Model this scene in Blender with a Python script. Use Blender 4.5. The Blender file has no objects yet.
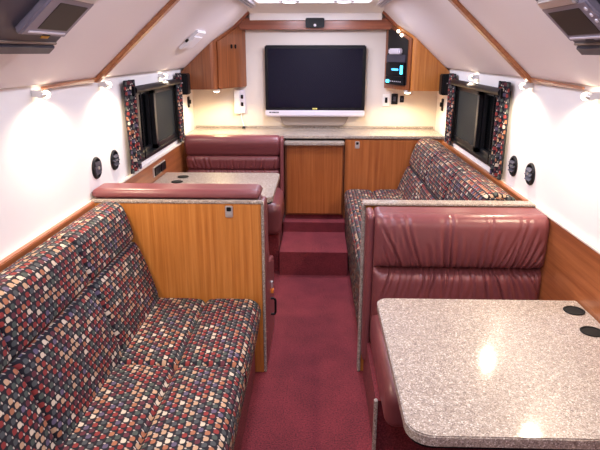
import bpy, bmesh, math, random
from mathutils import Vector
random.seed(7)
C = bpy.context.scene.collection
PI = math.pi
WL = -1.205; WR = 1.14; YB = 5.5; YF = -1.3

# ------------------------------------------------------------------ materials
def new_mat(name):
    m = bpy.data.materials.new(name); m.use_nodes = True
    nt = m.node_tree; b = nt.nodes['Principled BSDF']
    return m, nt, b
def plain(name, col, rough=.5, metal=0, coat=0, emit=None, estr=0, bump=0, bscale=300, spec=.5):
    m, nt, b = new_mat(name)
    b.inputs['Base Color'].default_value = (*col, 1); b.inputs['Roughness'].default_value = rough
    b.inputs['Metallic'].default_value = metal; b.inputs['Specular IOR Level'].default_value = spec; b.inputs['Coat Weight'].default_value = coat
    tc = nt.nodes.new('ShaderNodeTexCoord')
    n = nt.nodes.new('ShaderNodeTexNoise'); n.inputs['Scale'].default_value = bscale
    nt.links.new(tc.outputs['Object'], n.inputs['Vector'])
    if bump:
        bp = nt.nodes.new('ShaderNodeBump'); bp.inputs['Strength'].default_value = bump; bp.inputs['Distance'].default_value = .002
        nt.links.new(n.outputs['Fac'], bp.inputs['Height']); nt.links.new(bp.outputs['Normal'], b.inputs['Normal'])
    if emit:
        b.inputs['Emission Color'].default_value = (*emit, 1); b.inputs['Emission Strength'].default_value = estr
    return m
def ramp(nt, stops, const=False):
    r = nt.nodes.new('ShaderNodeValToRGB')
    if const: r.color_ramp.interpolation = 'CONSTANT'
    e = r.color_ramp.elements
    while len(e) < len(stops): e.new(.5)
    for i, (p, c) in enumerate(stops): e[i].position = p; e[i].color = (*c, 1)
    return r
def wood(name, a, bcol, dark, axis='Z', rough=.3):
    m, nt, b = new_mat(name)
    tc = nt.nodes.new('ShaderNodeTexCoord'); mp = nt.nodes.new('ShaderNodeMapping')
    sc = {'Z': (48, 48, 1.3), 'Y': (48, 1.3, 48), 'X': (1.3, 48, 48)}[axis]
    mp.inputs['Scale'].default_value = sc
    nt.links.new(tc.outputs['Object'], mp.inputs['Vector'])
    n = nt.nodes.new('ShaderNodeTexNoise'); n.inputs['Scale'].default_value = 1.0; n.inputs['Detail'].default_value = 6; n.inputs['Distortion'].default_value = .5
    n2 = nt.nodes.new('ShaderNodeTexNoise'); n2.inputs['Scale'].default_value = 5; n2.inputs['Detail'].default_value = 3
    nt.links.new(mp.outputs['Vector'], n.inputs['Vector']); nt.links.new(mp.outputs['Vector'], n2.inputs['Vector'])
    r = ramp(nt, [(.25, dark), (.45, a), (.7, bcol)]); nt.links.new(n.outputs['Fac'], r.inputs['Fac'])
    r2 = ramp(nt, [(.3, (.82, .82, .82)), (.6, (1, 1, 1))]); nt.links.new(n2.outputs['Fac'], r2.inputs['Fac'])
    mx = nt.nodes.new('ShaderNodeMix'); mx.data_type = 'RGBA'; mx.blend_type = 'MULTIPLY'; mx.inputs['Factor'].default_value = .8
    nt.links.new(r.outputs['Color'], mx.inputs['A']); nt.links.new(r2.outputs['Color'], mx.inputs['B'])
    nt.links.new(mx.outputs['Result'], b.inputs['Base Color'])
    b.inputs['Roughness'].default_value = rough; b.inputs['Coat Weight'].default_value = .25; b.inputs['Coat Roughness'].default_value = .2
    return m
def granite(name):
    m, nt, b = new_mat(name)
    tc = nt.nodes.new('ShaderNodeTexCoord')
    v = nt.nodes.new('ShaderNodeTexVoronoi'); v.inputs['Scale'].default_value = 300
    n = nt.nodes.new('ShaderNodeTexNoise'); n.inputs['Scale'].default_value = 60; n.inputs['Detail'].default_value = 6
    for k in (v, n): nt.links.new(tc.outputs['Object'], k.inputs['Vector'])
    s = nt.nodes.new('ShaderNodeSeparateColor'); nt.links.new(v.outputs['Color'], s.inputs['Color'])
    r = ramp(nt, [(0, (.20, .155, .13)), (.15, (.31, .255, .215)), (.5, (.40, .34, .29)), (.8, (.52, .46, .405)), (.94, (.74, .69, .63))], True)
    nt.links.new(s.outputs['Red'], r.inputs['Fac'])
    r2 = ramp(nt, [(.35, (.8, .78, .78)), (.65, (1.1, 1.08, 1.05))]); nt.links.new(n.outputs['Fac'], r2.inputs['Fac'])
    mx = nt.nodes.new('ShaderNodeMix'); mx.data_type = 'RGBA'; mx.blend_type = 'MULTIPLY'; mx.inputs['Factor'].default_value = 1
    nt.links.new(r.outputs['Color'], mx.inputs['A']); nt.links.new(r2.outputs['Color'], mx.inputs['B'])
    nt.links.new(mx.outputs['Result'], b.inputs['Base Color'])
    b.inputs['Roughness'].default_value = .42; b.inputs['Specular IOR Level'].default_value = .3; b.inputs['Coat Weight'].default_value = .55; b.inputs['Coat Roughness'].default_value = .10
    return m
def fabric(name, cu=.031, cv=.0255):
    """woven cloth: staggered rows of small bell shapes in mixed colours on near black, each with a pale stitch"""
    m, nt, b = new_mat(name); L = nt.links.new; N = nt.nodes.new
    tc = N('ShaderNodeTexCoord'); sp = N('ShaderNodeSeparateXYZ'); L(tc.outputs['UV'], sp.inputs['Vector'])
    def mth(op, a, bb=None, c=None):
        n = N('ShaderNodeMath'); n.operation = op
        for i, q in enumerate((a, bb, c)):
            if q is None: continue
            if isinstance(q, (int, float)): n.inputs[i].default_value = q
            else: L(q, n.inputs[i])
        return n.outputs[0]
    v = mth('DIVIDE', sp.outputs['Y'], cv); row = mth('FLOOR', v)
    u = mth('MULTIPLY_ADD', mth('FLOORED_MODULO', row, 2), .5, mth('DIVIDE', sp.outputs['X'], cu))
    col = mth('FLOOR', u); lx = mth('SUBTRACT', mth('SUBTRACT', u, col), .5); ly = mth('SUBTRACT', mth('SUBTRACT', v, row), .5)
    cb = N('ShaderNodeCombineXYZ'); L(col, cb.inputs['X']); L(row, cb.inputs['Y'])
    wn = N('ShaderNodeTexWhiteNoise'); wn.noise_dimensions = '2D'; L(cb.outputs[0], wn.inputs['Vector'])
    r = ramp(nt, [(0, (.23, .035, .032)), (.22, (.065, .070, .075)), (.38, (.33, .13, .07)), (.49, (.11, .028, .038)), (.64, (.46, .29, .18)), (.75, (.065, .080, .070)), (.87, (.11, .085, .14)), (.94, (.58, .48, .37))], True)
    L(wn.outputs['Value'], r.inputs['Fac'])
    # bell: |x|^3 widened towards one edge
    ax = mth('ABSOLUTE', lx); wide = mth('MULTIPLY_ADD', ly, .35, 1)
    d = mth('ADD', mth('POWER', mth('MULTIPLY', mth('MULTIPLY', ax, 2.35), wide), 3), mth('POWER', mth('MULTIPLY', mth('ABSOLUTE', ly), 2.45), 3))
    r2 = ramp(nt, [(.48, (1, 1, 1)), (.74, (0, 0, 0))]); L(d, r2.inputs['Fac'])
    mx = N('ShaderNodeMix'); mx.data_type = 'RGBA'; L(r2.outputs['Color'], mx.inputs['Factor'])
    mx.inputs['A'].default_value = (.014, .013, .019, 1); L(r.outputs['Color'], mx.inputs['B'])
    # pale stitch between two bells
    sx = mth('SUBTRACT', lx, .42); sy = mth('ADD', ly, .30)
    q = mth('ADD', mth('POWER', mth('MULTIPLY', sx, 7), 2), mth('POWER', mth('MULTIPLY', sy, 5), 2))
    r3 = ramp(nt, [(.35, (1, 1, 1)), (.9, (0, 0, 0))]); L(q, r3.inputs['Fac'])
    mx2 = N('ShaderNodeMix'); mx2.data_type = 'RGBA'; L(r3.outputs['Color'], mx2.inputs['Factor'])
    L(mx.outputs['Result'], mx2.inputs['A']); mx2.inputs['B'].default_value = (.50, .42, .36, 1)
    L(mx2.outputs['Result'], b.inputs['Base Color'])
    b.inputs['Roughness'].default_value = .8; b.inputs['Specular IOR Level'].default_value = .2
    n = N('ShaderNodeTexNoise'); n.inputs['Scale'].default_value = 500; L(tc.outputs['UV'], n.inputs['Vector'])
    bp = N('ShaderNodeBump'); bp.inputs['Strength'].default_value = .4; bp.inputs['Distance'].default_value = .002
    L(n.outputs['Fac'], bp.inputs['Height']); L(bp.outputs['Normal'], b.inputs['Normal'])
    return m
def carpet_mat():
    m, nt, b = new_mat('carpet'); L = nt.links.new
    tc = nt.nodes.new('ShaderNodeTexCoord')
    n = nt.nodes.new('ShaderNodeTexNoise'); n.inputs['Scale'].default_value = 130; n.inputs['Detail'].default_value = 4
    n2 = nt.nodes.new('ShaderNodeTexNoise'); n2.inputs['Scale'].default_value = 7; n2.inputs['Detail'].default_value = 3
    for k in (n, n2): L(tc.outputs['Object'], k.inputs['Vector'])
    r = ramp(nt, [(.3, (.075, .007, .011)), (.7, (.29, .034, .046))]); L(n.outputs['Fac'], r.inputs['Fac'])
    r2 = ramp(nt, [(.35, (.85, .85, .85)), (.65, (1.08, 1.08, 1.08))]); L(n2.outputs['Fac'], r2.inputs['Fac'])
    mx = nt.nodes.new('ShaderNodeMix'); mx.data_type = 'RGBA'; mx.blend_type = 'MULTIPLY'; mx.inputs['Factor'].default_value = 1
    L(r.outputs['Color'], mx.inputs['A']); L(r2.outputs['Color'], mx.inputs['B']); L(mx.outputs['Result'], b.inputs['Base Color'])
    b.inputs['Roughness'].default_value = .95
    bp = nt.nodes.new('ShaderNodeBump'); bp.inputs['Strength'].default_value = .8; bp.inputs['Distance'].default_value = .004
    L(n.outputs['Fac'], bp.inputs['Height']); L(bp.outputs['Normal'], b.inputs['Normal'])
    return m
def glass_mat():
    m, nt, b = new_mat('tinted_glass')
    b.inputs['Base Color'].default_value = (.25, .27, .27, 1); b.inputs['Transmission Weight'].default_value = 1
    b.inputs['Roughness'].default_value = .02; b.inputs['IOR'].default_value = 1.45
    return m
M = dict(
    wood=wood('honey_wood', (.52, .185, .036), (.63, .25, .06), (.42, .125, .022)),
    woodY=wood('wainscot_wood', (.36, .11, .035), (.46, .16, .055), (.27, .075, .022), 'Y'),
    woodX=wood('crown_wood', (.27, .075, .035), (.36, .11, .05), (.2, .05, .02), 'X'),
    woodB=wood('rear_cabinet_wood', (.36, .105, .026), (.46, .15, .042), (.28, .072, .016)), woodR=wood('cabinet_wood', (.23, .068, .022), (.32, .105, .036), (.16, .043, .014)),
    trim=wood('trim_wood', (.40, .15, .06), (.52, .22, .09), (.3, .1, .04), 'Y'),
    granite=granite('speckled_laminate'), fabric=fabric('patterned_fabric'), fabric2=fabric('curtain_fabric', .045, .030),
    leather=plain('burgundy_vinyl', (.185, .052, .057), .34, bump=.25, bscale=180),
    carpet=carpet_mat(), wall=plain('white_wall', (.88, .85, .83), .55, bump=.05, bscale=60),
    vinyl=plain('padded_vinyl', (.80, .72, .72), .5, bump=.12, bscale=400),
    cream=plain('cream_panel', (.70, .62, .55), .5),
    black=plain('black_plastic', (.006, .006, .008), .4, spec=.2), frame=plain('black_frame', (.015, .015, .017), .3),
    screen=plain('screen_glass', (.005, .005, .014), .12, spec=.35), silver=plain('silver_plastic', (.74, .69, .76), .35, .15),
    chrome=plain('chrome', (.78, .77, .76), .3, .8), white=plain('white_plastic', (.8, .78, .75), .4),
    grey=plain('grey_housing', (.05, .047, .068), .42, .1, bump=.1), lcd=plain('lcd_screen', (.022, .016, .015), .35, spec=.2), lens=plain('white_lens', (.93, .92, .95), .3),
    bezel=plain('grey_bezel', (.26, .235, .30), .35, .3), mesh=plain('insect_screen', (.045, .047, .042), .7, bump=.5, bscale=900, spec=.15),
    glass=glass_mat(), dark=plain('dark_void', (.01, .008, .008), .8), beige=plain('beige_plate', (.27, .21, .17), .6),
    bulb=plain('lit_bulb', (1, .9, .75), .3, emit=(1, .83, .6), estr=18), led=plain('ceiling_lamp_lens', (1, 1, 1), .3, emit=(.80, .80, 1), estr=14),
    blue=plain('blue_display', (.02, .2, .5), .3, emit=(.1, .45, 1), estr=4), cyan=plain('cyan_dial', (.02, .4, .6), .3, emit=(.1, .65, 1), estr=5),
    yellow=plain('yellow_mark', (.8, .72, .2), .4), ylamp=plain('amber_label', (.75, .42, .05), .5), rubber=plain('rubber', (.008, .008, .009), .7, spec=.2),
    alu=plain('brushed_rail', (.75, .75, .82), .3, .2), orange=plain('orange_tag', (.8, .25, .04), .5),
    skin_wall=plain('dark_carriage', (.02, .02, .02), .8),
)

# ------------------------------------------------------------------ helpers
org = {}
def props(o, label=None, cat=None, group=None, kind=None):
    if label: o['label'] = label
    if cat: o['category'] = cat
    if group: o['group'] = group
    if kind: o['kind'] = kind
    return o
def thing(name, label, cat, loc, group=None):
    o = bpy.data.objects.new(name, None); o.empty_display_size = .05; C.objects.link(o); o.location = loc
    org[o.name] = Vector(loc); return props(o, label, cat, group)
def put(name, bm, mat, parent=None, smooth=True, kind=None, label=None):
    bmesh.ops.recalc_face_normals(bm, faces=bm.faces)
    if parent is None:
        xs = [v.co for v in bm.verts]
        o0 = Vector(((min(v.x for v in xs)+max(v.x for v in xs))/2, (min(v.y for v in xs)+max(v.y for v in xs))/2, min(v.z for v in xs)))
    else: o0 = org[parent.name]
    bmesh.ops.translate(bm, verts=bm.verts, vec=-o0)
    me = bpy.data.meshes.new(name); bm.to_mesh(me); bm.free()
    for m in (mat if isinstance(mat, list) else [mat]): me.materials.append(m)
    o = bpy.data.objects.new(name, me); C.objects.link(o)
    if smooth:
        me.shade_smooth() if hasattr(me, 'shade_smooth') else None
        try: me.set_sharp_from_angle(angle=math.radians(38))
        except Exception: pass
    else: me.shade_flat() if hasattr(me, 'shade_flat') else None
    if parent is None: o.location = o0
    else: o.parent = parent
    org[o.name] = o0
    if kind: o['kind'] = kind
    if label: o['label'] = label
    return o
def box(x0, x1, y0, y1, z0, z1, bev=0, seg=2, bm=None):
    own = bm is None; b2 = bmesh.new()
    bmesh.ops.create_cube(b2, size=1)
    bmesh.ops.scale(b2, verts=b2.verts, vec=(abs(x1-x0), abs(y1-y0), abs(z1-z0)))
    if bev: bmesh.ops.bevel(b2, geom=b2.edges[:], offset=bev, segments=seg, affect='EDGES')
    bmesh.ops.translate(b2, verts=b2.verts, vec=((x0+x1)/2, (y0+y1)/2, (z0+z1)/2))
    if own: return b2
    me = bpy.data.meshes.new('t'); b2.to_mesh(me); b2.free(); bm.from_mesh(me); bpy.data.meshes.remove(me)
    return bm
def boxes(lst, bev=0):
    bm = bmesh.new()
    for q in lst: box(*q, bev=bev, bm=bm)
    return bm
def prism(poly, h0, h1, f, bev=0, seg=2, bev_all=True):
    """poly: list of (a,b); f(a,b,h)->xyz"""
    bm = bmesh.new()
    lo = [bm.verts.new(f(a, b, h0)) for a, b in poly]; hi = [bm.verts.new(f(a, b, h1)) for a, b in poly]
    n = len(poly)
    bm.faces.new(lo); bm.faces.new(list(reversed(hi)))
    for i in range(n): bm.faces.new((lo[i], lo[(i+1) % n], hi[(i+1) % n], hi[i]))
    bmesh.ops.recalc_face_normals(bm, faces=bm.faces)
    if bev:
        s = set(lo); t = set(hi)
        ed = [e for e in bm.edges if (e.verts[0] in s) == (e.verts[1] in s)]
        bmesh.ops.bevel(bm, geom=ed, offset=bev, segments=seg, affect='EDGES')
    return bm
def rpoly(pts, rad, ds=.01):
    """closed polygon with rounded corners, resampled about every ds"""
    n = len(pts); out = []
    rad = rad if isinstance(rad, (list, tuple)) else [rad]*n
    P = [Vector(p) for p in pts]
    raw = []
    for i in range(n):
        a, p, c = P[i-1], P[i], P[(i+1) % n]
        d1 = (a-p).normalized(); d2 = (c-p).normalized()
        ang = math.acos(max(-1, min(1, d1.dot(d2)))); r = rad[i]
        if r < 1e-4: raw.append(p); continue
        t = r/math.tan(ang/2); cen = p+(d1+d2).normalized()*(r/math.sin(ang/2))
        s = p+d1*t-cen; e = p+d2*t-cen
        a0 = math.atan2(s.y, s.x); a1 = math.atan2(e.y, e.x); da = (a1-a0+PI) % (2*PI)-PI
        k = 6
        for j in range(k+1):
            q = a0+da*j/k; raw.append(cen+Vector((math.cos(q), math.sin(q)))*r)
    for i in range(len(raw)):
        p, q = raw[i], raw[(i+1) % len(raw)]
        L = (q-p).length
        if L < 1e-6: continue
        k = max(1, int(round(L/ds)))
        for j in range(k): out.append(p.lerp(q, j/k))
    return out
def cyl(p0, p1, r0, r1=None, seg=20, bm=None, cap=True):
    own = bm is None
    if own: bm = bmesh.new()
    r1 = r0 if r1 is None else r1
    p0 = Vector(p0); p1 = Vector(p1); d = (p1-p0).normalized()
    u = d.orthogonal().normalized(); w = d.cross(u)
    A = []; B = []
    for i in range(seg):
        a = 2*PI*i/seg; o = u*math.cos(a)+w*math.sin(a)
        A.append(bm.verts.new(p0+o*r0)); B.append(bm.verts.new(p1+o*r1))
    for i in range(seg): bm.faces.new((A[i], A[(i+1) % seg], B[(i+1) % seg], B[i]))
    if cap: bm.faces.new(A[::-1]); bm.faces.new(B)
    return bm
def tube(pts, r, seg=8, bm=None):
    if bm is None: bm = bmesh.new()
    for i in range(len(pts)-1): cyl(pts[i], pts[i+1], r, seg=seg, bm=bm)
    return bm
def lathe(prof, base, axis, seg=28, bm=None):
    """prof list of (r, h) along axis from base"""
    if bm is None: bm = bmesh.new()
    base = Vector(base); d = Vector(axis).normalized(); u = d.orthogonal().normalized(); w = d.cross(u)
    rings = []
    for r, h in prof:
        rings.append([bm.verts.new(base+d*h+(u*math.cos(2*PI*i/seg)+w*math.sin(2*PI*i/seg))*max(r, 1e-4)) for i in range(seg)])
    for a, b in zip(rings, rings[1:]):
        for i in range(seg): bm.faces.new((a[i], a[(i+1) % seg], b[(i+1) % seg], b[i]))
    bm.faces.new(rings[0][::-1]); bm.faces.new(rings[-1])
    return bm
def pad(outline, l0, l1, f, disp=None, dl=.012, er=.03, fl=False):
    """upholstered pad: closed outline (a,b), swept along l, rounded ends, displaced along its normal.
       f(a,b,l)->xyz. disp(l,a,b,na,nb)->metres outward. UV = (l, arc length) in metres."""
    n = len(outline)
    area = sum(outline[i].x*outline[(i+1) % n].y-outline[(i+1) % n].x*outline[i].y for i in range(n))
    sg = 1 if area > 0 else -1
    nor = []; arc = [0]
    for i in range(n):
        t = outline[(i+1) % n]-outline[i-1]; nor.append(Vector((t.y, -t.x)).normalized()*sg)
        arc.append(arc[-1]+(outline[(i+1) % n]-outline[i]).length)
    cen = sum(outline, Vector((0, 0)))/n
    N = max(4, int((l1-l0)/dl)); ls = [l0+er*(1-math.cos(PI/2*k/5)) for k in range(5)]
    ls += [l0+er+(l1-l0-2*er)*k/N for k in range(N+1)]
    ls += [l1-er*(1-math.cos(PI/2*(4-k)/5)) for k in range(5)]
    bm = bmesh.new(); uvl = bm.loops.layers.uv.new('UVMap'); rings = []
    for l in ls:
        s = min(l-l0, l1-l, er); ins = er-math.sqrt(max(0, er*er-(er-s)**2))
        ring = []
        for i in range(n):
            p = outline[i]; q = nor[i]
            d = -ins+(disp(l, p.x, p.y, q.x, q.y) if disp else 0)
            r = p+q*d; ring.append(bm.verts.new(f(r.x, r.y, l)))
        rings.append(ring)
    def uvface(vs, uvs):
        fc = bm.faces.new(vs)
        for lp, uv in zip(fc.loops, uvs): lp[uvl].uv = uv
    for k in range(len(ls)-1):
        for i in range(n):
            j = (i+1) % n
            uvface((rings[k][i], rings[k][j], rings[k+1][j], rings[k+1][i]), ((ls[k], arc[i]), (ls[k], arc[i+1]), (ls[k+1], arc[i+1]), (ls[k+1], arc[i])))
    for ring, l, e in ((rings[0], ls[0], -1), (rings[-1], ls[-1], 1)):
        uvface(ring if e > 0 else ring[::-1], [(p.x+l, p.y) for p in (outline if e > 0 else outline[::-1])])
    return bm
def light(name, kind, loc, energy, col, size=.05, spot=None, blend=.5, rot=None, sy=None):
    d = bpy.data.lights.new(name, kind); d.energy = energy; d.color = col
    if kind == 'AREA':
        d.size = size
        if sy: d.shape = 'RECTANGLE'; d.size_y = sy
    else: d.shadow_soft_size = size
    if kind == 'SPOT': d.spot_size = spot; d.spot_blend = blend
    o = bpy.data.objects.new(name, d); C.objects.link(o); o.location = loc
    if rot: o.rotation_euler = rot
    return o
fxz = lambda a, b, l: (a, l, b)      # outline in x,z swept along y
fyz = lambda a, b, l: (l, a, b)      # outline in y,z swept along x
fxy = lambda a, b, h: (a, b, h)
g = lambda t, w: math.exp(-(t/w)**2)

# ------------------------------------------------------------------ shell
AX0, AX1 = -.30, .255
bm = boxes([(WL-.1, WR+.1, YF, YB+.1, -.1, 0), (AX0, AX1, 4.28, YB, 0, .2), (AX0, AX1, 4.82, YB, .2, .29)])
put('floor', bm, M['carpet'], kind='structure', smooth=False)
WIN = {-1: (3.56, 4.84), 1: (3.42, 4.78)}; WZ = (1.035, 1.535)
def side_wall(name, x, s):
    y0, y1 = WIN[s]; xo = x+s*.09
    a, b = min(x, xo), max(x, xo)
    bm = boxes([(a, b, YF, y0, 0, 1.75), (a, b, y1, YB+.1, 0, 1.75), (a, b, y0, y1, 0, WZ[0]), (a, b, y0, y1, WZ[1], 1.75)])
    put(name, bm, M['wall'], kind='structure', smooth=False)
side_wall('wall_left', WL, -1); side_wall('wall_right', WR, 1)
put('wall_back', boxes([(WL-.09, WR+.09, YB, YB+.1, 0, 2.4)]), M['cream'], kind='structure', smooth=False)
put('wall_front', boxes([(WL-.09, WR+.09, YF-.1, YF, 0, 2.4)]), M['cream'], kind='structure', smooth=False)
CI = {-1: (-.592, 2.135), 1: (.545, 2.135)}
put('ceiling', boxes([(-.64, .60, YF, 5.0, 2.15, 2.2)]), M['wall'], kind='structure', smooth=False)
# slope frames
SL = {-1: (Vector((-1.205, 0, 1.59)), Vector((.465, 0, .414)).normalized()), 1: (Vector((1.145, 0, 1.59)), Vector((-.453, 0, .413)).normalized())}
SN = {s: Vector((-s*SL[s][1].z, 0, -abs(SL[s][1].x))) for s in SL}
def SP(s, a, y, off=0):
    P, d = SL[s]; v = P+d*a+SN[s]*off; return Vector((v.x, y, v.z))
def sbox(s, a0, a1, y0, y1, o0, o1, bev=0, seg=2):
    b2 = box(a0, a1, y0, y1, o0, o1, bev, seg)
    for v in b2.verts: v.co = SP(s, v.co.x, v.co.y, v.co.z)
    return b2
for s, nm in ((-1, 'left'), (1, 'right')):
    # padded slope with rounded lower lip
    out = rpoly([(.045, 0), (.82, 0), (.82, -.03), (.02, -.03)], [.018, .004, .002, .004], .03)
    bm = pad(out, YF, YB-.002, lambda a, b, l, s=s: SP(s, a, l, b), dl=.2, er=.002)
    put('wall_upper_'+nm, bm, M['vinyl'], kind='structure')
# back soffit and crown
bm = prism([(4.9, 2.155), (5.36, 2.087), (5.36, 2.03), (5.5, 2.03), (5.5, 2.2), (4.9, 2.2)], -.62, .57, fyz)
put('trim_soffit', bm, M['wall'], kind='structure', smooth=False)
put('trim_crown', box(-.74, .69, 5.40, 5.499, 1.95, 2.052, .006), M['woodX'], kind='structure')
# wood ribs across the slopes and along their lower edge, and where the slope meets the cabinets
for s, nm, yy in ((-1, 'left', 3.02), (1, 'right', 3.05)):
    bm = sbox(s, .03, .80, yy-.03, yy+.035, 0, .022, .006)
    put('trim_rib_'+nm, bm, M['trim'], kind='structure')
    # tapered foot of the rib running forward along the lip
    P = [SP(s, .03, yy+.03, .012), SP(s, .03, yy-.55, .012)]
    poly = [(yy+.03, .0), (yy+.03, .055), (yy-.6, .016), (yy-.6, .0)]
    bm = prism(poly, 0, .012, lambda a, b, h, s=s: SP(s, .028+b*.6, a, h+.002), .002)
    put('trim_lip_'+nm, bm, M['trim'], kind='structure')
    bm = sbox(s, .0, .83, 5.33, 5.37, -.005, .02, .004)
    put('trim_end_'+nm, bm, M['woodX'], kind='structure')
    # aluminium rails on the inner edge
    x = CI[s][0]
    bm = bmesh.new()
    for k in range(3): box(x-s*(.012+.022*k)-.006, x-s*(.012+.022*k)+.006, YF+.02, 5.15, 2.112+.006*k, 2.149, .002, bm=bm)
    put('trim_rail_'+nm, bm, M['alu'], kind='structure')
# wainscots (wood to 1.0 m) with a pale cap
for s, nm, x in ((-1, 'left', WL), (1, 'right', WR)):
    xi = x-s*.016
    put('trim_wainscot_'+nm, boxes([(min(x, xi), max(x, xi), YF, YB, 0, .985)]), M['woodY'], kind='structure', smooth=False)
    xc = x-s*.022
    put('trim_cap_'+nm, box(min(x, xc), max(x, xc), YF, YB, .985, 1.0, .004), M['cream'], kind='structure')

# ------------------------------------------------------------------ windows and curtains
def window(s, n):
    y0, y1 = WIN[s]; x = WL if s < 0 else WR; z0, z1 = WZ
    r = thing('window_%d' % n, None, None, (x, (y0+y1)/2, z0)); r['kind'] = 'structure'
    def bx(d0, d1, a, b, c, d, bev=.003, bm=None):
        p, q = x+s*d0, x+s*d1
        return box(min(p, q), max(p, q), a, b, c, d, bev, bm=bm)
    bm = bmesh.new()
    for q in ((-.012, .085, y0, y0+.03, z0, z1), (-.012, .085, y1-.03, y1, z0, z1), (-.012, .085, y0, y1, z0, z0+.025), (-.012, .085, y0, y1, z1-.035, z1)): bx(*q, bm=bm)
    put('window_frame', bm, M['frame'], r)
    ym = y0+(y1-y0)*.48
    bm = bmesh.new()                                            # far sliding sash
    a, b, c, d = ym, y1-.03, z0+.025, z1-.035
    for q in ((.0, .03, a, a+.05, c, d), (.0, .03, b-.035, b, c, d), (.0, .03, a, b, c, c+.035), (.0, .03, a, b, d-.04, d)): bx(*q, bm=bm)
    put('sash', bm, M['frame'], r)
    put('insect_screen', bx(.012, .016, a+.05, b-.035, c+.035, d-.04, 0), M['mesh'], r)
    bm = bmesh.new()                                            # near sash with posts
    a, b = y0+.03, ym+.03
    for q in ((.035, .06, a, a+.03, c, d), (.035, .06, b-.05, b, c, d), (.035, .06, a, b, c, c+.03), (.035, .06, a, b, d-.03, d), (.03, .05, a+.28, a+.33, c, d)): bx(*q, bm=bm)
    put('sash', bm, M['frame'], r)
    put('pane', bx(.066, .072, y0+.03, y1-.03, z0+.025, z1-.035, 0), M['glass'], r)
    # roller blind housing across the top
    bm = cyl((x-s*.035, y0+.06, z1-.015), (x-s*.035, y1-.04, z1-.015), .024, seg=18)
    bx(-.05, -.0, y0+.03, y0+.055, z1-.05, z1+.012, bm=bm); bx(-.05, -.0, y1-.045, y1-.02, z1-.05, z1+.012, bm=bm)
    put('blind_roller', bm, M['black'], r)
    bm = tube([(x-s*.045, y0+.16, z1-.03), (x-s*.045, y0+.165, z0+.03)], .004)
    put('blind_cord', bm, M['black'], r)
window(-1, 1); window(1, 2)
def curtain(s, y0, y1, label, z0=1.012, z1=1.585):
    x = (WL if s < 0 else WR)
    bm = bmesh.new(); uvl = bm.loops.layers.uv.new('UVMap'); nu, nv = 30, 14; G = []
    for side in (0, 1):
        for i in range(nu+1):
            t = i/nu; y = y0+(y1-y0)*t; col = []
            for j in range(nv+1):
                z = z0+(z1-z0)*j/nv
                w = .030+.012*math.sin(t*PI*5+.3*math.sin(j*.5))-.006*side
                col.append(bm.verts.new((x-s*w, y, z)))
            G.append(col)
    n1 = nu+1
    def q(a, b, c, d, uv):
        f = bm.faces.new((a, b, c, d))
        for lp, u in zip(f.loops, uv): lp[uvl].uv = u
    for side in (0, 1):
        for i in range(nu):
            for j in range(nv):
                A = G[side*n1+i]; B = G[side*n1+i+1]; u0, u1 = (y1-y0)*i/nu*1.4, (y1-y0)*(i+1)/nu*1.4; v0, v1 = .57*j/nv, .57*(j+1)/nv
                q(A[j], B[j], B[j+1], A[j+1], ((u0, v0), (u1, v0), (u1, v1), (u0, v1)))
    for j in range(nv):
        for i in (0, nu): q(G[i][j], G[i][j+1], G[n1+i][j+1], G[n1+i][j], ((0, 0), (0, .01), (.01, .01), (.01, 0)))
    for i in range(nu):
        for j in (0, nv): q(G[i][j], G[i+1][j], G[n1+i+1][j], G[n1+i][j], ((0, 0), (0, .01), (.01, .01), (.01, 0)))
    o = put('curtain', bm, M['fabric2']); props(o, label, 'curtain')
curtain(-1, 3.46, 3.66, 'narrow patterned curtain at near end of left window')
curtain(-1, 4.77, 4.915, 'narrow patterned curtain at far end of left window, beside corner speaker')
curtain(1, 3.36, 3.56, 'narrow patterned curtain at near end of right window, nearest the round vents')
curtain(1, 4.70, 4.90, 'narrow patterned curtain at far end of right window')

# ------------------------------------------------------------------ patterned sofas
def sofa(s, label, back_out, seat_out, segs_b, segs_s, seam_z, seam_x, base, shell, rail):
    yc = (segs_s[0]+segs_s[-1])/2
    r = thing('sofa', label, 'sofa', (seam_x, yc, 0), 'patterned bench sofas along the walls')
    face = lambda na: max(0, -s*na)
    def bdisp(l, a, b, na, nb, l0, l1):
        e = min(l-l0, l1-l)
        m = face(na)
        puff = .010*(1-math.exp(-e/.05))*m
        t1 = (b-seam_z)/(.24 if b > seam_z else .36); bul = .016*math.sqrt(max(0, 1-(2*min(1, abs(t1))-1)**2))
        return puff+bul*m-.022*g(b-seam_z, .010)*m
    for i in range(len(segs_b)-1):
        l0, l1 = segs_b[i], segs_b[i+1]
        put('back_cushion', pad(rpoly(*back_out, .012), l0+.001, l1-.001, fxz, lambda l, a, b, na, nb: bdisp(l, a, b, na, nb, l0, l1), .02, .020), M['fabric'], r)
    def sdisp(l, a, b, na, nb, l0, l1):
        m = max(0, nb); e = min(l-l0, l1-l)
        return (.012*(1-math.exp(-e/.06))-.022*g(a-seam_x, .011)-.008*g(a-seam_x, .05))*m
    for i in range(len(segs_s)-1):
        l0, l1 = segs_s[i], segs_s[i+1]
        put('seat_cushion', pad(rpoly(*seat_out, .012), l0+.001, l1-.001, fxz, lambda l, a, b, na, nb: sdisp(l, a, b, na, nb, l0, l1), .02, .024), M['fabric'], r)
    put('base', boxes([base]), M['carpet'], r, smooth=False)
    put('wood_rail', box(*rail, .004), M['woodY'], r)
    return r
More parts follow.
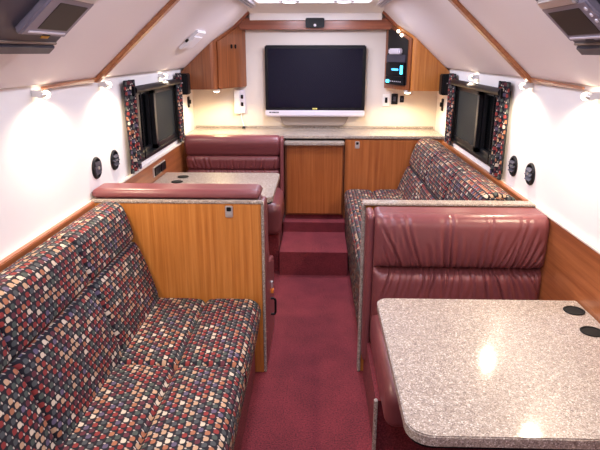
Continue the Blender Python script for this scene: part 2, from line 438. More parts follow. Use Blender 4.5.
sofa(-1, 'patterned fabric bench sofa on the left, nearest the camera',
     ([(-.855, .44), (-1.035, 1.025), (-1.145, .995), (-1.165, .44)], [.03, .06, .03, .01]),
     ([(-.96, .25), (-.96, .47), (-.285, .47), (-.325, .22)], [.01, .02, .075, .02]),
     [.36, .92, 1.56, 2.19, 2.795], [.36, .75, 1.43, 2.11, 2.795], .80, -.60,
     (-1.18, -.34, .37, 2.79, 0, .26), None, (-1.188, -1.160, .37, 2.80, .90, 1.004))
sofa(1, 'patterned fabric bench sofa on the right, behind the burgundy bench',
     ([(.715, .52), (.905, 1.055), (1.06, 1.01), (1.09, .52)], [.03, .07, .03, .01]),
     ([(.86, .36), (.86, .575), (.245, .575), (.268, .06)], [.01, .02, .06, .01]),
     [2.90, 3.53, 4.17, 4.93], [2.90, 3.53, 4.17, 4.93], .80, .50,
     (.29, 1.12, 2.94, 4.93, 0, .37), None, (1.092, 1.122, 2.90, 4.95, .93, 1.006))

# ------------------------------------------------------------------ dinette partitions
YP = 2.81
def latch(x, y, z, parent):
    bm = box(x-.02, x+.02, y-.006, y, z-.032, z+.032, .004); box(x-.013, x+.013, y-.012, y-.005, z-.026, z-.006, .003, bm=bm)
    l = put('latch', bm, M['chrome'], parent, label='small chrome push latch')
    bm = box(x-.012, x+.012, y-.009, y-.005, z+.002, z+.024, .003)
    put('latch_button', bm, M['black'], l)
r = thing('partition', 'honey wood partition panel with speckled edging and chrome latch behind the left sofa', 'partition', (-.74, YP, 0))
put('panel', box(-1.185, -.292, YP, YP+.03, 0, .995, .002), M['wood'], r)
put('top_edging', box(-1.185, -.275, YP-.004, YP+.036, .995, 1.010, .005), M['granite'], r)
put('side_edging', box(-.290, -.277, YP-.004, YP+.036, 0, .997, .005), M['granite'], r)
latch(-.458, YP, .955, r)
r = thing('partition', 'wood partition with speckled top edging, backing the burgundy bench on the right', 'partition', (.7, 2.84, 0))
put('panel', box(.258, 1.124, 2.84, 2.865, 0, .985, .002), M['wood'], r)
put('top_edging', box(.242, 1.122, 2.802, 2.885, .994, 1.006, .004), M['granite'], r)
put('side_edging', box(.240, .258, 2.83, 2.87, 0, .99, .005), M['granite'], r)

# ------------------------------------------------------------------ burgundy benches
def creases(x0, x1, zc, up, down, n, depth, seed):
    """sewn-in gathers that leave a tuck line at b=zc and fan out towards the ends"""
    rd = random.Random(seed); mid = (x0+x1)/2; out = []
    for sgn, reach in ((1, up), (-1, down)):
        if reach < .02: continue
        for k in range(n):
            x = x0+(x1-x0)*(k+rd.uniform(.15, .85))/n
            out.append((x, sgn, reach*rd.uniform(.45, 1.0), (x-mid)/(x1-x0)*rd.uniform(.5, 1.3)+rd.uniform(-.12, .12), depth*rd.uniform(.35, 1.1), rd.uniform(.0035, .0065), rd.uniform(-.010, .010)))
    return (zc, out)
def crease_d(cr, l, b):
    zc, out = cr; d = b-zc; t = 0
    for x, sgn, reach, sl, dep, w, cv in out:
        if d*sgn < 0: continue
        q = abs(d)/reach
        if q > 1: continue
        c = x+sl*abs(d)+cv*math.sin(q*PI); ww = w*(1+1.2*q); e = (l-c)/ww
        if abs(e) < 3.5: t -= dep*math.exp(-e*e)*(1-q)**.7; t += .45*dep*math.exp(-((abs(e)-2.0)/1.1)**2)*(1-q)**.7
    return t
def bench_back(parent, name, out, rads, x0, x1, tucks, amp=.006, er=.03, puff=.012, ds=.007, dl=.0042, n=24, rolls=()):
    """tucks: (z, reach up, reach down); rolls: (z low, z high, bulge)"""
    cs = [creases(x0, x1, zc, up, dn, n, amp, int(zc*1000)+i) for i, (zc, up, dn) in enumerate(tucks)]
    def disp(l, a, b, na, nb):
        m = max(0, -na)
        if m < .02: return 0
        e = min(l-x0, x1-l); d = puff*(1-math.exp(-e/.04))*m
        for lo, hi, bu in rolls:
            if lo < b < hi: d += bu*math.sqrt(max(0, 1-((b-(lo+hi)/2)/((hi-lo)/2))**2))*m*min(1, e/.05+.3)
        for (zc, up, dn), cr in zip(tucks, cs):
            if up > .02 and dn > .02: d -= (.030*g(b-zc, .012)+.020*g(b-zc, .03))*m*min(1, e/.04+.2)
            d += crease_d(cr, l, b)*m*min(1, e/.04)
        return d
    return put(name, pad(rpoly(out, rads, ds), x0, x1, fyz, disp, dl, er), M['leather'], parent)
# right, facing the camera
r = thing('bench', 'large burgundy gathered bench seat facing the camera on the right', 'bench', (.7, 2.4, 0), 'burgundy dinette benches')
bench_back(r, 'backrest', [(2.645, .40), (2.615, .993), (2.80, .993), (2.80, .40)], [.02, .05, .01, .01], .288, 1.135, [(.712, .33, .28)], amp=.0125, n=26, rolls=[(.712, 1.0, .024), (.44, .712, .022)])
put('side_bolster', pad(rpoly([(2.675, .16), (2.655, .992), (2.795, .992), (2.795, .16)], [.02, .03, .02, .02], .02), .252, .290, fyz, None, .02, .016), M['leather'], r)
put('seat', pad(rpoly([(1.95, .27), (1.93, .455), (2.70, .455), (2.70, .27)], [.05, .07, .02, .01], .02), .285, 1.12, fyz, lambda l, a, b, na, nb: .012*max(0, nb), .03, .05), M['leather'], r)
put('base', boxes([(.272, 1.12, 2.16, 2.80, 0, .27)]), M['carpet'], r, smooth=False)
put('edge_strip', box(.262, .278, 2.135, 2.16, 0, .285, .004), M['granite'], r)
# left, backing onto the wooden partition: its top roll shows
r = thing('bench', 'burgundy bench behind the wood partition, only its top roll and aisle end showing', 'bench', (-.74, 3.1, 0), 'burgundy dinette benches')
put('backrest', pad(rpoly([(2.865, .50), (2.86, 1.0), (3.03, 1.0), (3.05, .50)], [.02, .02, .02, .02], .012), -1.183, -.300, fyz, None, .03, .02), M['leather'], r)
put('top_roll', pad(rpoly([(2.85, 1.008), (2.85, 1.058), (3.03, 1.058), (3.03, 1.008)], [.018, .028, .028, .018], .01), -1.2, -.298, fyz, None, .03, .03), M['leather'], r)
put('end_panel', pad(rpoly([(2.86, .02), (2.86, 1.0), (3.0, 1.0), (3.06, .58), (3.40, .50), (3.40, .02)], [.01, .04, .05, .05, .05, .01], .02), -.302, -.274, fyz, None, .02, .012), M['leather'], r)
put('seat', pad(rpoly([(3.02, .40), (3.02, .56), (3.42, .56), (3.42, .40)], [.01, .02, .05, .03], .02), -1.18, -.303, fyz, None, .03, .03), M['leather'], r)
put('base', boxes([(-1.18, -.303, 2.85, 3.36, 0, .40)]), M['carpet'], r, smooth=False)
bm = tube([(-.274, 3.13, .315), (-.252, 3.13, .315), (-.246, 3.128, .30), (-.246, 3.128, .225), (-.252, 3.13, .21), (-.274, 3.13, .21)], .007, 10)
put('pull_handle', bm, M['black'], r, label='black pull handle')
bm = box(-.276, -.262, 3.14, 3.17, .375, .42, .004); h = put('buckle', bm, M['chrome'], r)
put('release_tag', box(-.276, -.258, 3.135, 3.165, .345, .372, .003), M['orange'], h)
# far left, facing the camera
r = thing('bench', 'burgundy bench with plain top roll in front of the left worktop, facing the camera', 'bench', (-.74, 4.65, 0), 'burgundy dinette benches')
bench_back(r, 'backrest', [(4.84, .50), (4.83, .762), (4.93, .762), (4.93, .50)], [.02, .03, .01, .01], -1.152, -.322, [(.762, .0, .14)], amp=.009, ds=.009, dl=.007, n=18)
put('top_roll', pad(rpoly([(4.835, .885), (4.80, 1.062), (4.93, 1.062), (4.93, .885)], [.035, .05, .03, .01], .012), -1.155, -.318, fyz, lambda l, a, b, na, nb: .014*max(0, -na)*g(b-.98, .08), .03, .035), M['leather'], r)
bench_back(r, 'middle_roll', [(4.845, .765), (4.822, .884), (4.93, .884), (4.93, .765)], [.03, .03, .01, .01], -1.152, -.320, [(.768, .13, .0)], amp=.011, ds=.008, dl=.0055, n=20, rolls=[(.765, .885, .008)])
put('side_bolster', pad(rpoly([(4.80, .30), (4.80, 1.05), (4.96, 1.05), (4.96, .30)], [.02, .04, .02, .02], .02), -.322, -.292, fyz, None, .02, .014), M['leather'], r)
put('seat', pad(rpoly([(4.27, .33), (4.26, .60), (4.84, .60), (4.84, .33)], [.07, .08, .02, .01], .015), -1.165, -.285, fyz, lambda l, a, b, na, nb: .01*max(0, nb), .03, .07), M['leather'], r)
put('base', boxes([(-1.18, -.31, 4.36, 4.94, 0, .335)]), M['carpet'], r, smooth=False)

# ------------------------------------------------------------------ tables
def table(label, x0, x1, y0, y1, z, inner, cups, leg_x):
    """inner: which x side faces the aisle (-1 -> x0, 1 -> x1)"""
    r = thing('table', label, 'table', ((x0+x1)/2, (y0+y1)/2, 0), 'speckled dinette tables')
    pts = [(x0, y0), (x1, y0), (x1, y1), (x0, y1)]
    rad = [.075, .012, .012, .05] if inner < 0 else [.012, .075, .05, .012]
    out = [tuple(p) for p in rpoly(pts, rad, 5)]
    top = prism(out, z-.036, z, fxy, .004)
    put('tabletop', top, M['granite'], r)
    bm = prism([tuple(p) for p in rpoly([(x0+.01, y0+.01), (x1-.004, y0+.01), (x1-.004, y1-.01), (x0+.01, y1-.01)], [.06]*4, 5)], z-.046, z-.0365, fxy)
    put('underframe', bm, M['black'], r)
    for cx, cy in cups:
        bm = lathe([(.041, 0), (.043, .003), (.040, .005), (.035, .004), (.034, .001), (.001, .0012)], (cx, cy, z), (0, 0, 1), 32)
        c = put('cup_holder', bm, M['rubber'], r, label='round black cup holder rim')
        put('rubber_insert', lathe([(.033, 0), (.033, .0022), (.03, .0026), (.001, .0024)], (cx, cy, z), (0, 0, 1), 28), M['rubber'], c)
    ym = (y0+y1)/2
    bm = cyl((leg_x, ym, .02), (leg_x, ym, z-.046), .035, seg=24)
    l = put('leg', bm, M['black'], r)
    put('foot_plate', lathe([(.16, 0), (.16, .008), (.06, .02), (.04, .03)], (leg_x, ym, 0), (0, 0, 1), 32), M['chrome'], l)
    return r
table('large speckled beige laminate table in the right foreground', .262, 1.122, 1.325, 2.245, .73, -1, [(1.066, 2.139), (1.055, 1.957)], .74)
table('speckled beige laminate table in the left dinette, beyond the wood partition', -1.187, -.287, 3.50, 4.30, .85, 1, [(-1.012, 4.126), (-1.016, 3.955)], -.74)
# near right bench facing away (seen as a dark sliver beneath the table)
r = thing('bench', 'burgundy bench end, a dark sliver below the near edge of the large table', 'bench', (.7, .85, 0), 'burgundy dinette benches')
put('seat', pad(rpoly([(.50, .27), (.50, .455), (1.42, .455), (1.42, .27)], [.02, .02, .07, .05], .02), .31, 1.12, fyz, None, .05, .05), M['leather'], r)
put('base', boxes([(.30, 1.12, .5, 1.32, 0, .27)]), M['carpet'], r, smooth=False)

# ------------------------------------------------------------------ rear cabinets and worktop
r = thing('worktop', 'long speckled laminate worktop along the rear wall under the television', 'worktop', (0, 5.2, 1.02))
bm = prism([(-1.187, 4.96), (1.12, 4.96), (1.12, 5.498), (-1.187, 5.498)], 1.022, 1.046, fxy, .004)
put('slab', bm, M['granite'], r)
put('upstand', box(-1.187, 1.12, 5.482, 5.4985, 1.046, 1.066, .003), M['granite'], r)
r = thing('cabinet', 'small wood cabinet with a lower speckled top, at the end of the aisle', 'cabinet', (-.027, 5.0, .29), 'rear wood cabinets')
put('body', boxes([(-.283, .236, 4.935, 5.45, .33, .975)]), M['woodR'], r, smooth=False)
put('door', box(-.268, .222, 4.915, 4.935, .345, .968, .004), M['woodB'], r)
put('top', prism([tuple(p) for p in rpoly([(-.288, 4.86), (.238, 4.86), (.238, 5.45), (-.288, 5.45)], [.02, .02, .002, .002], 5)], .977, 1.003, fxy, .004), M['granite'], r)
put('plinth', boxes([(-.283, .236, 4.96, 5.45, .29, .33)]), M['carpet'], r, smooth=False)
r = thing('cabinet', 'wide wood cabinet front with chrome latch, beside the far end of the right sofa', 'cabinet', (.68, 5.1, 0), 'rear wood cabinets')
put('body', boxes([(.244, 1.122, 4.985, 5.45, .0, 1.02)]), M['woodR'], r, smooth=False)
put('door', box(.25, 1.118, 4.965, 4.985, .29, 1.012, .004), M['woodB'], r)
latch(.355, 4.965, .968, r)
r = thing('cabinet', 'wood cabinet carcass behind the far burgundy bench', 'cabinet', (-.74, 5.2, 0), 'rear wood cabinets')
put('body', boxes([(-1.187, -.292, 4.975, 5.45, .0, 1.02)]), M['woodR'], r, smooth=False)

# ------------------------------------------------------------------ overhead corner cabinets
def zslope(s, x):          # height of the slope's underside at x
    P, d = SL[s]; return P.z+(x-P.x)/d.x*d.z
def corner_cab(s, label):
    xw = WL if s < 0 else WR; xa = -.917 if s < 0 else .818; xb = -.685 if s < 0 else .635
    y0, zb = 5.05, (1.437 if s < 0 else 1.428)
    r = thing('wall_cabinet', label, 'cabinet', ((xw+xa)/2, 5.4, zb), 'overhead corner cabinets')
    # plan outline with a rounded corner
    pl = rpoly([(xw, y0), (xa, y0), (xb, YB-.004), (xw, YB-.004)], [.002, .045, .002, .002], .03)
    bm = bmesh.new(); lo = []; hi = []
    for p in pl:
        zt = zslope(s, p.x)-.004
        lo.append(bm.verts.new((p.x, p.y, zb))); hi.append(bm.verts.new((p.x, p.y, zt)))
    n = len(pl); bm.faces.new(lo); bm.faces.new(hi[::-1])
    for i in range(n): bm.faces.new((lo[i], lo[(i+1) % n], hi[(i+1) % n], hi[i]))
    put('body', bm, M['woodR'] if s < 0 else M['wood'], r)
    return r, xa, xb, y0, zb
def diag(s, xa, xb, y0, t, z, out):
    """point on the slanted face: t 0..1 from the corner to the rear wall"""
    A = Vector((xa, y0, 0)); B = Vector((xb, YB-.004, 0)); d = (B-A).normalized(); n = Vector((-s*d.y, s*d.x, 0))
    if n.y > 0: n = -n
    p = A.lerp(B, t)+n*out; return Vector((p.x, p.y, z))
def slab_diag(s, xa, xb, y0, t0, t1, z0, z1, o0, o1, ztop=None, bev=.002):
    zt = ztop or (lambda t: z1)
    bm = bmesh.new()
    v = [[bm.verts.new(diag(s, xa, xb, y0, t, z, o)) for t, z in ((t0, z0), (t1, z0), (t1, zt(t1)), (t0, zt(t0)))] for o in (o0, o1)]
    bm.faces.new(v[0]); bm.faces.new(v[1][::-1])
    for i in range(4): bm.faces.new((v[0][i], v[0][(i+1) % 4], v[1][(i+1) % 4], v[1][i]))
    bmesh.ops.recalc_face_normals(bm, faces=bm.faces)
    if bev: bmesh.ops.bevel(bm, geom=bm.edges[:], offset=bev, segments=2, affect='EDGES')
    return bm
r, xa, xb, y0, zb = corner_cab(-1, 'overhead wood corner cabinet left of the television')
ztl = lambda t: zslope(-1, xa+(xb-xa)*t)-.03
d = put('door', slab_diag(-1, xa, xb, y0, .12, .985, zb+.006, 0, .0, .014, ztl), M['woodR'], r)
for t in (.52, .64):
    c = diag(-1, xa, xb, y0, t, 1.80, .02)
    put('hinge', box(c.x-.008, c.x+.008, c.y-.008, c.y+.008, 1.785, 1.82, .003), M['black'], d)
r, xa, xb, y0, zb = corner_cab(1, 'overhead wood corner cabinet right of the television, holding the stereo')
ztr = lambda t: zslope(1, xa+(xb-xa)*t)-.03
put('face_frame', slab_diag(1, xa, xb, y0, .04, .98, zb+.002, 0, 0, .012, ztr), M['woodR'], r)
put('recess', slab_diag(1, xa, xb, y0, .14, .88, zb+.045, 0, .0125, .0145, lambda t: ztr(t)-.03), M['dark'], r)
st = thing('stereo', 'black stereo stack with blue lit dial in the right corner cabinet', 'stereo', diag(1, xa, xb, y0, .5, 1.5, .015))
put('lower_unit', slab_diag(1, xa, xb, y0, .17, .85, 1.47, 1.545, .015, .035), M['black'], st)
put('upper_unit', slab_diag(1, xa, xb, y0, .17, .85, 1.55, 1.66, .015, .035), M['black'], st)
put('top_unit', slab_diag(1, xa, xb, y0, .17, .85, 1.665, 1.73, .015, .032), M['grey'], st)
put('dial', slab_diag(1, xa, xb, y0, .22, .31, 1.565, 1.64, .035, .038), M['cyan'], st, label='glowing cyan dial')
put('display', slab_diag(1, xa, xb, y0, .38, .62, 1.595, 1.612, .035, .037), M['blue'], st, label='small blue display')
put('display', slab_diag(1, xa, xb, y0, .70, .82, 1.485, 1.512, .035, .037), M['cyan'], st, label='small pale blue display low on the stack')
bm = bmesh.new()
for k in range(6):
    c = diag(1, xa, xb, y0, .28+.07*k, 1.50, .034); c2 = diag(1, xa, xb, y0, .28+.07*k, 1.50, .041); cyl(c, c2, .005, seg=10, bm=bm)
put('knob', bm, M['silver'], st)
o = put('clock', slab_diag(1, xa, xb, y0, .30, .70, 1.735, 1.785, .015, .06, None, .01), M['silver']); props(o, 'small silver clock radio on top of the stereo in the corner cabinet', 'clock')

# ------------------------------------------------------------------ television
r = thing('television', 'wall mounted flat television with black screen and silver lower bezel', 'television', (-.03, 5.45, 1.17))
TX0, TX1, TZ0, TZ1 = -.495, .445, 1.165, 1.815
put('housing', box(TX0, TX1, 5.415, 5.47, TZ0+.05, TZ1, .010, 3), M['black'], r)
put('screen', box(TX0+.03, TX1-.03, 5.412, 5.416, TZ0+.085, TZ1-.03, .001), M['screen'], r)
bz = put('lower_bezel', box(TX0-.004, TX1+.004, 5.405, 5.472, TZ0, TZ0+.062, .012, 3), M['silver'], r, label='silver lower bezel')
bm = bmesh.new()
for k, w in enumerate((.014, .010, .016, .011, .013)):
    x = TX0+.045+k*.0185; box(x-w/2, x+w/2, 5.4025, 5.4055, TZ0+.034, TZ0+.046, .001, bm=bm)
put('emblem', bm, M['black'], bz, label='tiny black lettering mark')
bm = bmesh.new()
for k in range(3): box(-.047+k*.016, -.035+k*.016, 5.409, 5.413, TZ0+.068, TZ0+.081, .001, bm=bm)
put('badge', bm, M['yellow'], r, label='tiny yellow badge')
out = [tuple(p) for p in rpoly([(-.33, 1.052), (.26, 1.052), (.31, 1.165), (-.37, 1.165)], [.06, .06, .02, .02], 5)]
put('lower_plate', prism([(a, b+.018) for a, b in out], 5.455, 5.4985, lambda a, b, h: (a, h, b), .006), M['beige'], r, label='beige rounded plate below the screen')  # shallow beige shape with rounded corners, on the wall below the screen
r = thing('sensor', 'small black sensor box centred on the wood crown above the television', 'sensor', (-.03, 5.39, 1.96))
put('box', box(-.115, .055, 5.35, 5.399, 1.965, 2.048, .006), M['black'], r)
put('lens', lathe([(.012, 0), (.012, .006), (.006, .01)], (-.03, 5.35, 1.985), (0, -1, 0), 16), M['silver'], r)

# ------------------------------------------------------------------ fittings
def lamp(s, y, label, e, col=(1, .80, .56)):
    x = (WL+.040) if s < 0 else (WR-.040); z = 1.578
    r = thing('wall_lamp', label, 'lamp', (x, y, z), 'small wall lamps under the slopes')
    bm = cyl((x, y-.055, z), (x, y-.01, z), .012, seg=18)
    box(min(x, x+s*.039), max(x, x+s*.039), y-.045, y-.02, z-.008, z+.02, .002, bm=bm)
    put('socket', bm, M['chrome'], r)
    put('bulb', lathe([(.008, 0), (.015, .008), (.017, .018), (.013, .032), (.004, .038)], (x, y-.01, z), (0, 1, 0), 20), M['bulb'], r)
    light('lamp_light', 'SPOT', (x-s*.025, y+.015, z-.03), e, col, .025, math.radians(165), .6)
LE = 34
lamp(-1, 1.30, 'small chrome wall lamp just out of frame at left', LE)
lamp(-1, 2.42, 'small chrome lamp under the left slope, above the near sofa', LE)
lamp(-1, 3.17, 'small chrome lamp under the left slope, beside the wood rib', LE)
lamp(-1, 4.38, 'small lit lamp above the left window', LE*.35)
lamp(1, 1.25, 'small chrome wall lamp just out of frame at right', LE*.8)
lamp(1, 2.38, 'small chrome lamp under the right slope, nearest the right picture edge', LE)
lamp(1, 3.12, 'small chrome lamp under the right slope, beside the wood rib', LE)
lamp(1, 4.18, 'small lit lamp above the right window', LE*.35)
def puck(x, y, z, label, e=3):
    r = thing('puck_light', label, 'light', (x, y, z-.02), 'under cabinet puck lights')
    put('ring', lathe([(.034, 0), (.036, .006), (.034, .016), (.030, .02)], (x, y, z), (0, 0, -1), 28), M['chrome'], r)
    put('lens', lathe([(.027, .018), (.026, .024), (.016, .029), (.001, .031)], (x, y, z), (0, 0, -1), 24), M['bulb'], r)
    light('puck_lamp', 'SPOT', (x, y, z-.04), e, (1, .76, .38), .03, math.radians(160), .5)
puck(-.91, 5.15, 1.437, 'lit puck light under the left corner cabinet', 32)
puck(.80, 5.14, 1.428, 'lit puck light under the right corner cabinet', 32)
def pin(t, z, label):
    P = diag(1, xa, xb, y0, t, z, .0125); n = (diag(1, xa, xb, y0, t, z, 1)-diag(1, xa, xb, y0, t, z, 0))
    o = put('pin_light', lathe([(.012, 0), (.014, .006), (.010, .014), (.002, .017)], P, n, 16), M['bulb']); props(o, label, 'light')
pin(.50, 1.93, 'tiny lit pin light above the stereo, the upper and left one of two')
pin(.38, 1.895, 'tiny lit pin light above the stereo, the lower and right one of two')
def corner_speaker(s, label):
    x = WL if s < 0 else WR
    xs = sorted((x-s*.0005, x-s*.085))
    r = thing('speaker', label, 'speaker', (x-s*.042, 4.99, 1.40), 'black corner speakers')
    y0_ = 4.935
    put('housing', box(xs[0], xs[1], y0_, 5.046, 1.40, 1.575, .008), M['black'], r)
    put('grille', box(xs[0]+.01, xs[1]-.01, y0_-.006, y0_+.001, 1.41, 1.565, .003), M['rubber'], r)
    put('led', lathe([(.004, 0), (.004, .003)], (x-s*.042, y0_-.006, 1.50), (0, -1, 0), 10), M['silver'], r)
corner_speaker(-1, 'small black speaker at the far end of the left window')
corner_speaker(1, 'small black speaker at the far end of the right window')
def vent(s, y, z, label, tilt):
    x = WL if s < 0 else WR
    r = thing('air_vent', label, 'air vent', (x, y, z), 'round black wall vents')
    ax = (-s, 0, 0)
    put('ring', lathe([(.060, 0), (.060, .006), (.055, .012), (.048, .012), (.046, .004), (.001, .004)], (x, y, z), ax, 32), M['black'], r)
    bm = bmesh.new()
    for k in range(-1, 2):
        w = math.sqrt(max(.0, .044**2-(k*.024)**2))
        b2 = box(-.002, .002, -w, w, -.011, .011, .0015)
        ca, sa = math.cos(tilt), math.sin(tilt)
        for v in b2.verts:
            X, Z = v.co.x, v.co.z; v.co.x = X*ca-Z*sa; v.co.z = X*sa+Z*ca
            v.co += Vector((x-s*.013, y, z+k*.024))
        me = bpy.data.meshes.new('t'); b2.to_mesh(me); b2.free(); bm.from_mesh(me); bpy.data.meshes.remove(me)
    put('louvre', bm, M['grey'], r)
    put('hub', cyl((x-s*.006, y, z), (x-s*.02, y, z), .009, seg=14), M['chrome'], r)
vent(-1, 2.976, 1.148, 'round black wall vent on the left, nearer the camera', .2)
vent(-1, 3.256, 1.14, 'round black wall vent on the left, beside the curtain', -s*.9 if False else .9)
vent(1, 3.235, 1.122, 'round black wall vent on the right, beside the curtain', -.9)
vent(1, 2.967, 1.131, 'round black wall vent on the right, nearer the camera', -.7)
# outlets and switches
def plate_back(x, z, w, h, mat, ins, label, cat='switch', name='wall_switch'):
    r = thing(name, label, cat, (x, YB-.01, z-h/2), 'wall plates')
    put('plate', box(x-w/2, x+w/2, YB-.012, YB-.0015, z-h/2, z+h/2, .003), mat, r)
    put('rocker', box(x-w*.18, x+w*.18, YB-.017, YB-.011, z-h*.22, z+h*.22, .002), ins, r)
plate_back(.655, 1.315, .068, .115, M['white'], M['black'], 'white wall switch plate under the stereo cabinet')
plate_back(.735, 1.325, .062, .100, M['black'], M['grey'], 'larger black wall switch plate under the stereo cabinet')
plate_back(.805, 1.325, .038, .062, M['black'], M['grey'], 'smallest black wall switch under the stereo cabinet')
def plate_side(s, y, z, w, h, label):
    x = WL if s < 0 else WR; a = sorted((x-s*.001, x-s*.012)); b = sorted((x-s*.011, x-s*.028))
    r = thing('wall_switch', label, 'switch', (x-s*.006, y, z-h/2), 'wall plates')
    put('plate', box(a[0], a[1], y-w/2, y+w/2, z-h/2, z+h/2, .003), M['black'], r)
    put('toggle', box(b[0], b[1], y-w*.2, y+w*.2, z-h*.15, z+h*.2, .002), M['black'], r)
plate_side(-1, 5.283, 1.31, .055, .10, 'black wall switch below the left corner speaker')
plate_side(1, 5.223, 1.295, .055, .11, 'black wall switch below the right corner speaker')
r = thing('outlet', 'black double outlet with chrome frame in the wood wainscot of the left dinette', 'outlet', (-1.187, 4.11, .82))
put('plate', box(-1.189, -1.177, 3.95, 4.27, .882, .955, .003), M['chrome'], r)
for k in (0, 1): put('socket', box(-1.178, -1.170, 3.96+.16*k, 4.10+.16*k, .887, .950, .004), M['black'], r)
r = thing('intercom', 'white wall box with two black sockets and a cord, left of the television', 'wall box', (-.745, 5.48, 1.18))
put('housing', box(-.80, -.745, 5.455, 5.4985, 1.185, 1.41, .005), M['white'], r)
put('face', box(-.748, -.695, 5.468, 5.4985, 1.19, 1.405, .004), M['silver'], r)
for z in (1.275, 1.345): put('socket', box(-.735, -.712, 5.460, 5.470, z-.018, z+.018, .002), M['black'], r)
pts = [(-.735, 5.48, 1.19), (-.738, 5.475, 1.16), (-.728, 5.47, 1.12), (-.715, 5.455, 1.08), (-.712, 5.44, 1.056)]
put('cord', tube(pts, .004, 8), M['white'], r)
put('plug', lathe([(.018, 0), (.016, .012), (.006, .022)], (-.712, 5.44, 1.0465), (0, 0, 1), 14), M['black'], r)
# slim light fixture on the left slope
r = thing('slope_light', 'slim white rectangular light fixture on the left slope above the window', 'light', SP(-1, .38, 4.3))
bm = sbox(-1, .29, .475, 4.12, 4.42, 0, .022, .006)
put('housing', bm, M['lens'], r)
put('lens', sbox(-1, .315, .43, 4.135, 4.405, .0215, .028, .003), M['lens'], r)
put('toggle', sbox(-1, .36, .385, 4.10, 4.122, .004, .018, .002), M['black'], r)

# ------------------------------------------------------------------ overhead consoles with small monitors
def console(s, label, mlabel, a0, ym0, ym1, am0, am1):
    r = thing('overhead_console', label, 'console', SP(s, a0, 1.4), 'overhead equipment consoles')
    y1 = 2.02 if s < 0 else 2.0
    bm = sbox(s, a0, .80, .55, y1, .001, .055, .012)
    put('housing', bm, M['grey'], r)
    put('trim_strip', sbox(s, a0+.045, a0+.053, .56, y1-.01, .054, .060, .001), M['beige'], r)
    put('lower_lip', sbox(s, a0+.002, a0+.04, .56, y1-.008, .054, .064, .004), M['grey'], r)
    put('label_plate', sbox(s, am0-.030, am0-.018, (ym1-.07 if s < 0 else ym0+.0)-.02, (ym1-.07 if s < 0 else ym0)+.03, .054, .058, .001), M['ylamp'], r, label='small amber label')
    bm = bmesh.new()
    for k in range(8): 
        b2 = sbox(s, a0+.11, a0+.40, .62+.07*k, .66+.07*k, .054, .060, .002)
        me = bpy.data.meshes.new('t'); b2.to_mesh(me); b2.free(); bm.from_mesh(me); bpy.data.meshes.remove(me)
    put('vent_slat', bm, M['black'], r)
    m = thing('monitor', mlabel, 'monitor', SP(s, am0, (ym0+ym1)/2, .056), 'small overhead monitors')
    put('bezel', sbox(s, am0, am1, ym0, ym1, .056, .080, .006, 3), M['bezel'], m)
    dy = ym1-ym0; da = am1-am0
    put('screen', sbox(s, am0+da*.20, am1-da*.14, ym0+dy*(.22 if s < 0 else .20), ym1-dy*.10, .0795, .0815, .001), M['lcd'], m)
    put('chin_strip', sbox(s, am0+da*.09, am0+da*.14, ym0+dy*.10, ym1-dy*.08, .0795, .083, .001), M['silver'], m)
    put('emblem', sbox(s, am0+da*.03, am0+da*.065, ym0+dy*.45, ym0+dy*.62, .0795, .081, .0005), M['black'], m)
    for k in range(4 if s > 0 else 0):
        yb = ym0+dy*(.10 if s > 0 else .0)+.0
        a = am0+da*(.36+.15*k)
        P = SP(s, a, ym0+dy*.09, .0795); put('button', lathe([(.007, 0), (.006, .003)], P, SN[s], 12), M['silver'], m)
    # chrome clamp at the top edge
    put('bracket', sbox(s, am1-.004, am1+.030, ym0+dy*.15, ym1-dy*.08, .058, .086, .005), M['chrome'], m)
console(-1, 'dark grey overhead console on the left slope', 'small grey monitor hinged on the left overhead console', .300, 1.66, 1.955, .400, .562)
console(1, 'dark grey overhead console on the right slope', 'small grey monitor hinged on the right overhead console', .290, 1.62, 1.93, .372, .522)

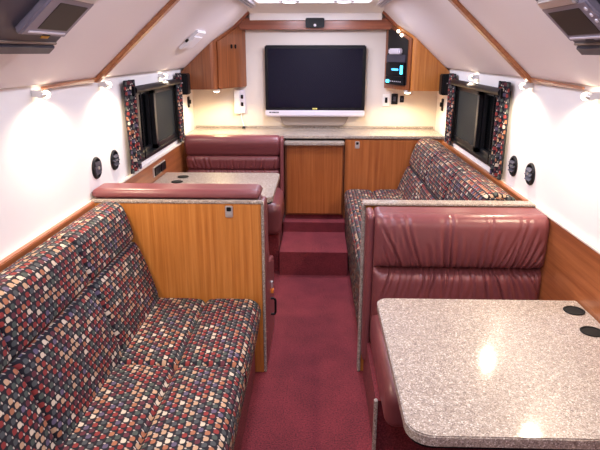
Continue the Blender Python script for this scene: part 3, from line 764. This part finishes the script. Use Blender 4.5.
# ------------------------------------------------------------------ ceiling lamps
def down(x, y, label, e):
    r = thing('ceiling_lamp', label, 'light', (x, y, 2.13), 'ceiling lamps')
    zc = 2.1495 if y < 4.4 else 2.1415
    put('rim', lathe([(.085, 0), (.085, .010), (.07, .016), (.066, .012)], (x, y, zc), (0, 0, -1), 32), M['chrome'], r)
    put('lens', lathe([(.066, .008), (.05, .016), (.001, .018)], (x, y, zc), (0, 0, -1), 32), M['led'], r)
    l = light('ceiling_lamp_light', 'AREA', (x, y, 2.118), e, (.80, .82, 1), .13); l.data.shape = 'DISK'
k = 0
CE = 8.5
for y in (-.6, .35, 1.3, 2.25, 3.2, 4.15):
    for x in (-.23, .20):
        down(x, y, ['round ceiling lamp in the %s row, %s' % ('left' if x < 0 else 'right', w) for w in ('behind the camera', 'directly above the camera', 'above the near table', 'above the partition', 'above the middle of the aisle', 'the last before the rear soffit')][[-.6, .35, 1.3, 2.25, 3.2, 4.15].index(y)], CE)
o = put('added_glow_panel', box(-.50, .42, 4.36, 4.96, 2.142, 2.1495, .002), plain('added_ceiling_glow', (.8, .8, .85), .4, emit=(.86, .80, 1), estr=3)); props(o, 'long glowing panel added to brighten the ceiling in front of the rear soffit', 'light')  # emissive sheet added to brighten the ceiling ahead of the soffit
# soffit lamps wash the sloped soffit
for x, w in ((-.23, 'left'), (.20, 'right')):
    down(x, 4.72, 'round ceiling lamp at the rear soffit, on the %s' % w, 14)

# ------------------------------------------------------------------ world + camera
w = bpy.data.worlds.new('night'); bpy.context.scene.world = w; w.use_nodes = True
w.node_tree.nodes['Background'].inputs[0].default_value = (.05, .06, .09, 1); w.node_tree.nodes['Background'].inputs[1].default_value = .15
cd = bpy.data.cameras.new('camera'); cam = bpy.data.objects.new('camera', cd); C.objects.link(cam)
f = 560.; cd.sensor_width = 36; cd.lens = f*36/600; cd.clip_start = .02
p = math.atan((225-52.5)/f); a = math.atan(18/f*math.cos(p))
cam.location = (0, 0, 1.75); cam.rotation_euler = (PI/2-p, 0, a)
bpy.context.scene.camera = cam
vs = bpy.context.scene.view_settings
vs.view_transform = 'Standard'; vs.look = 'None'; vs.gamma = 1; vs.use_curve_mapping = False; vs.exposure = -.66
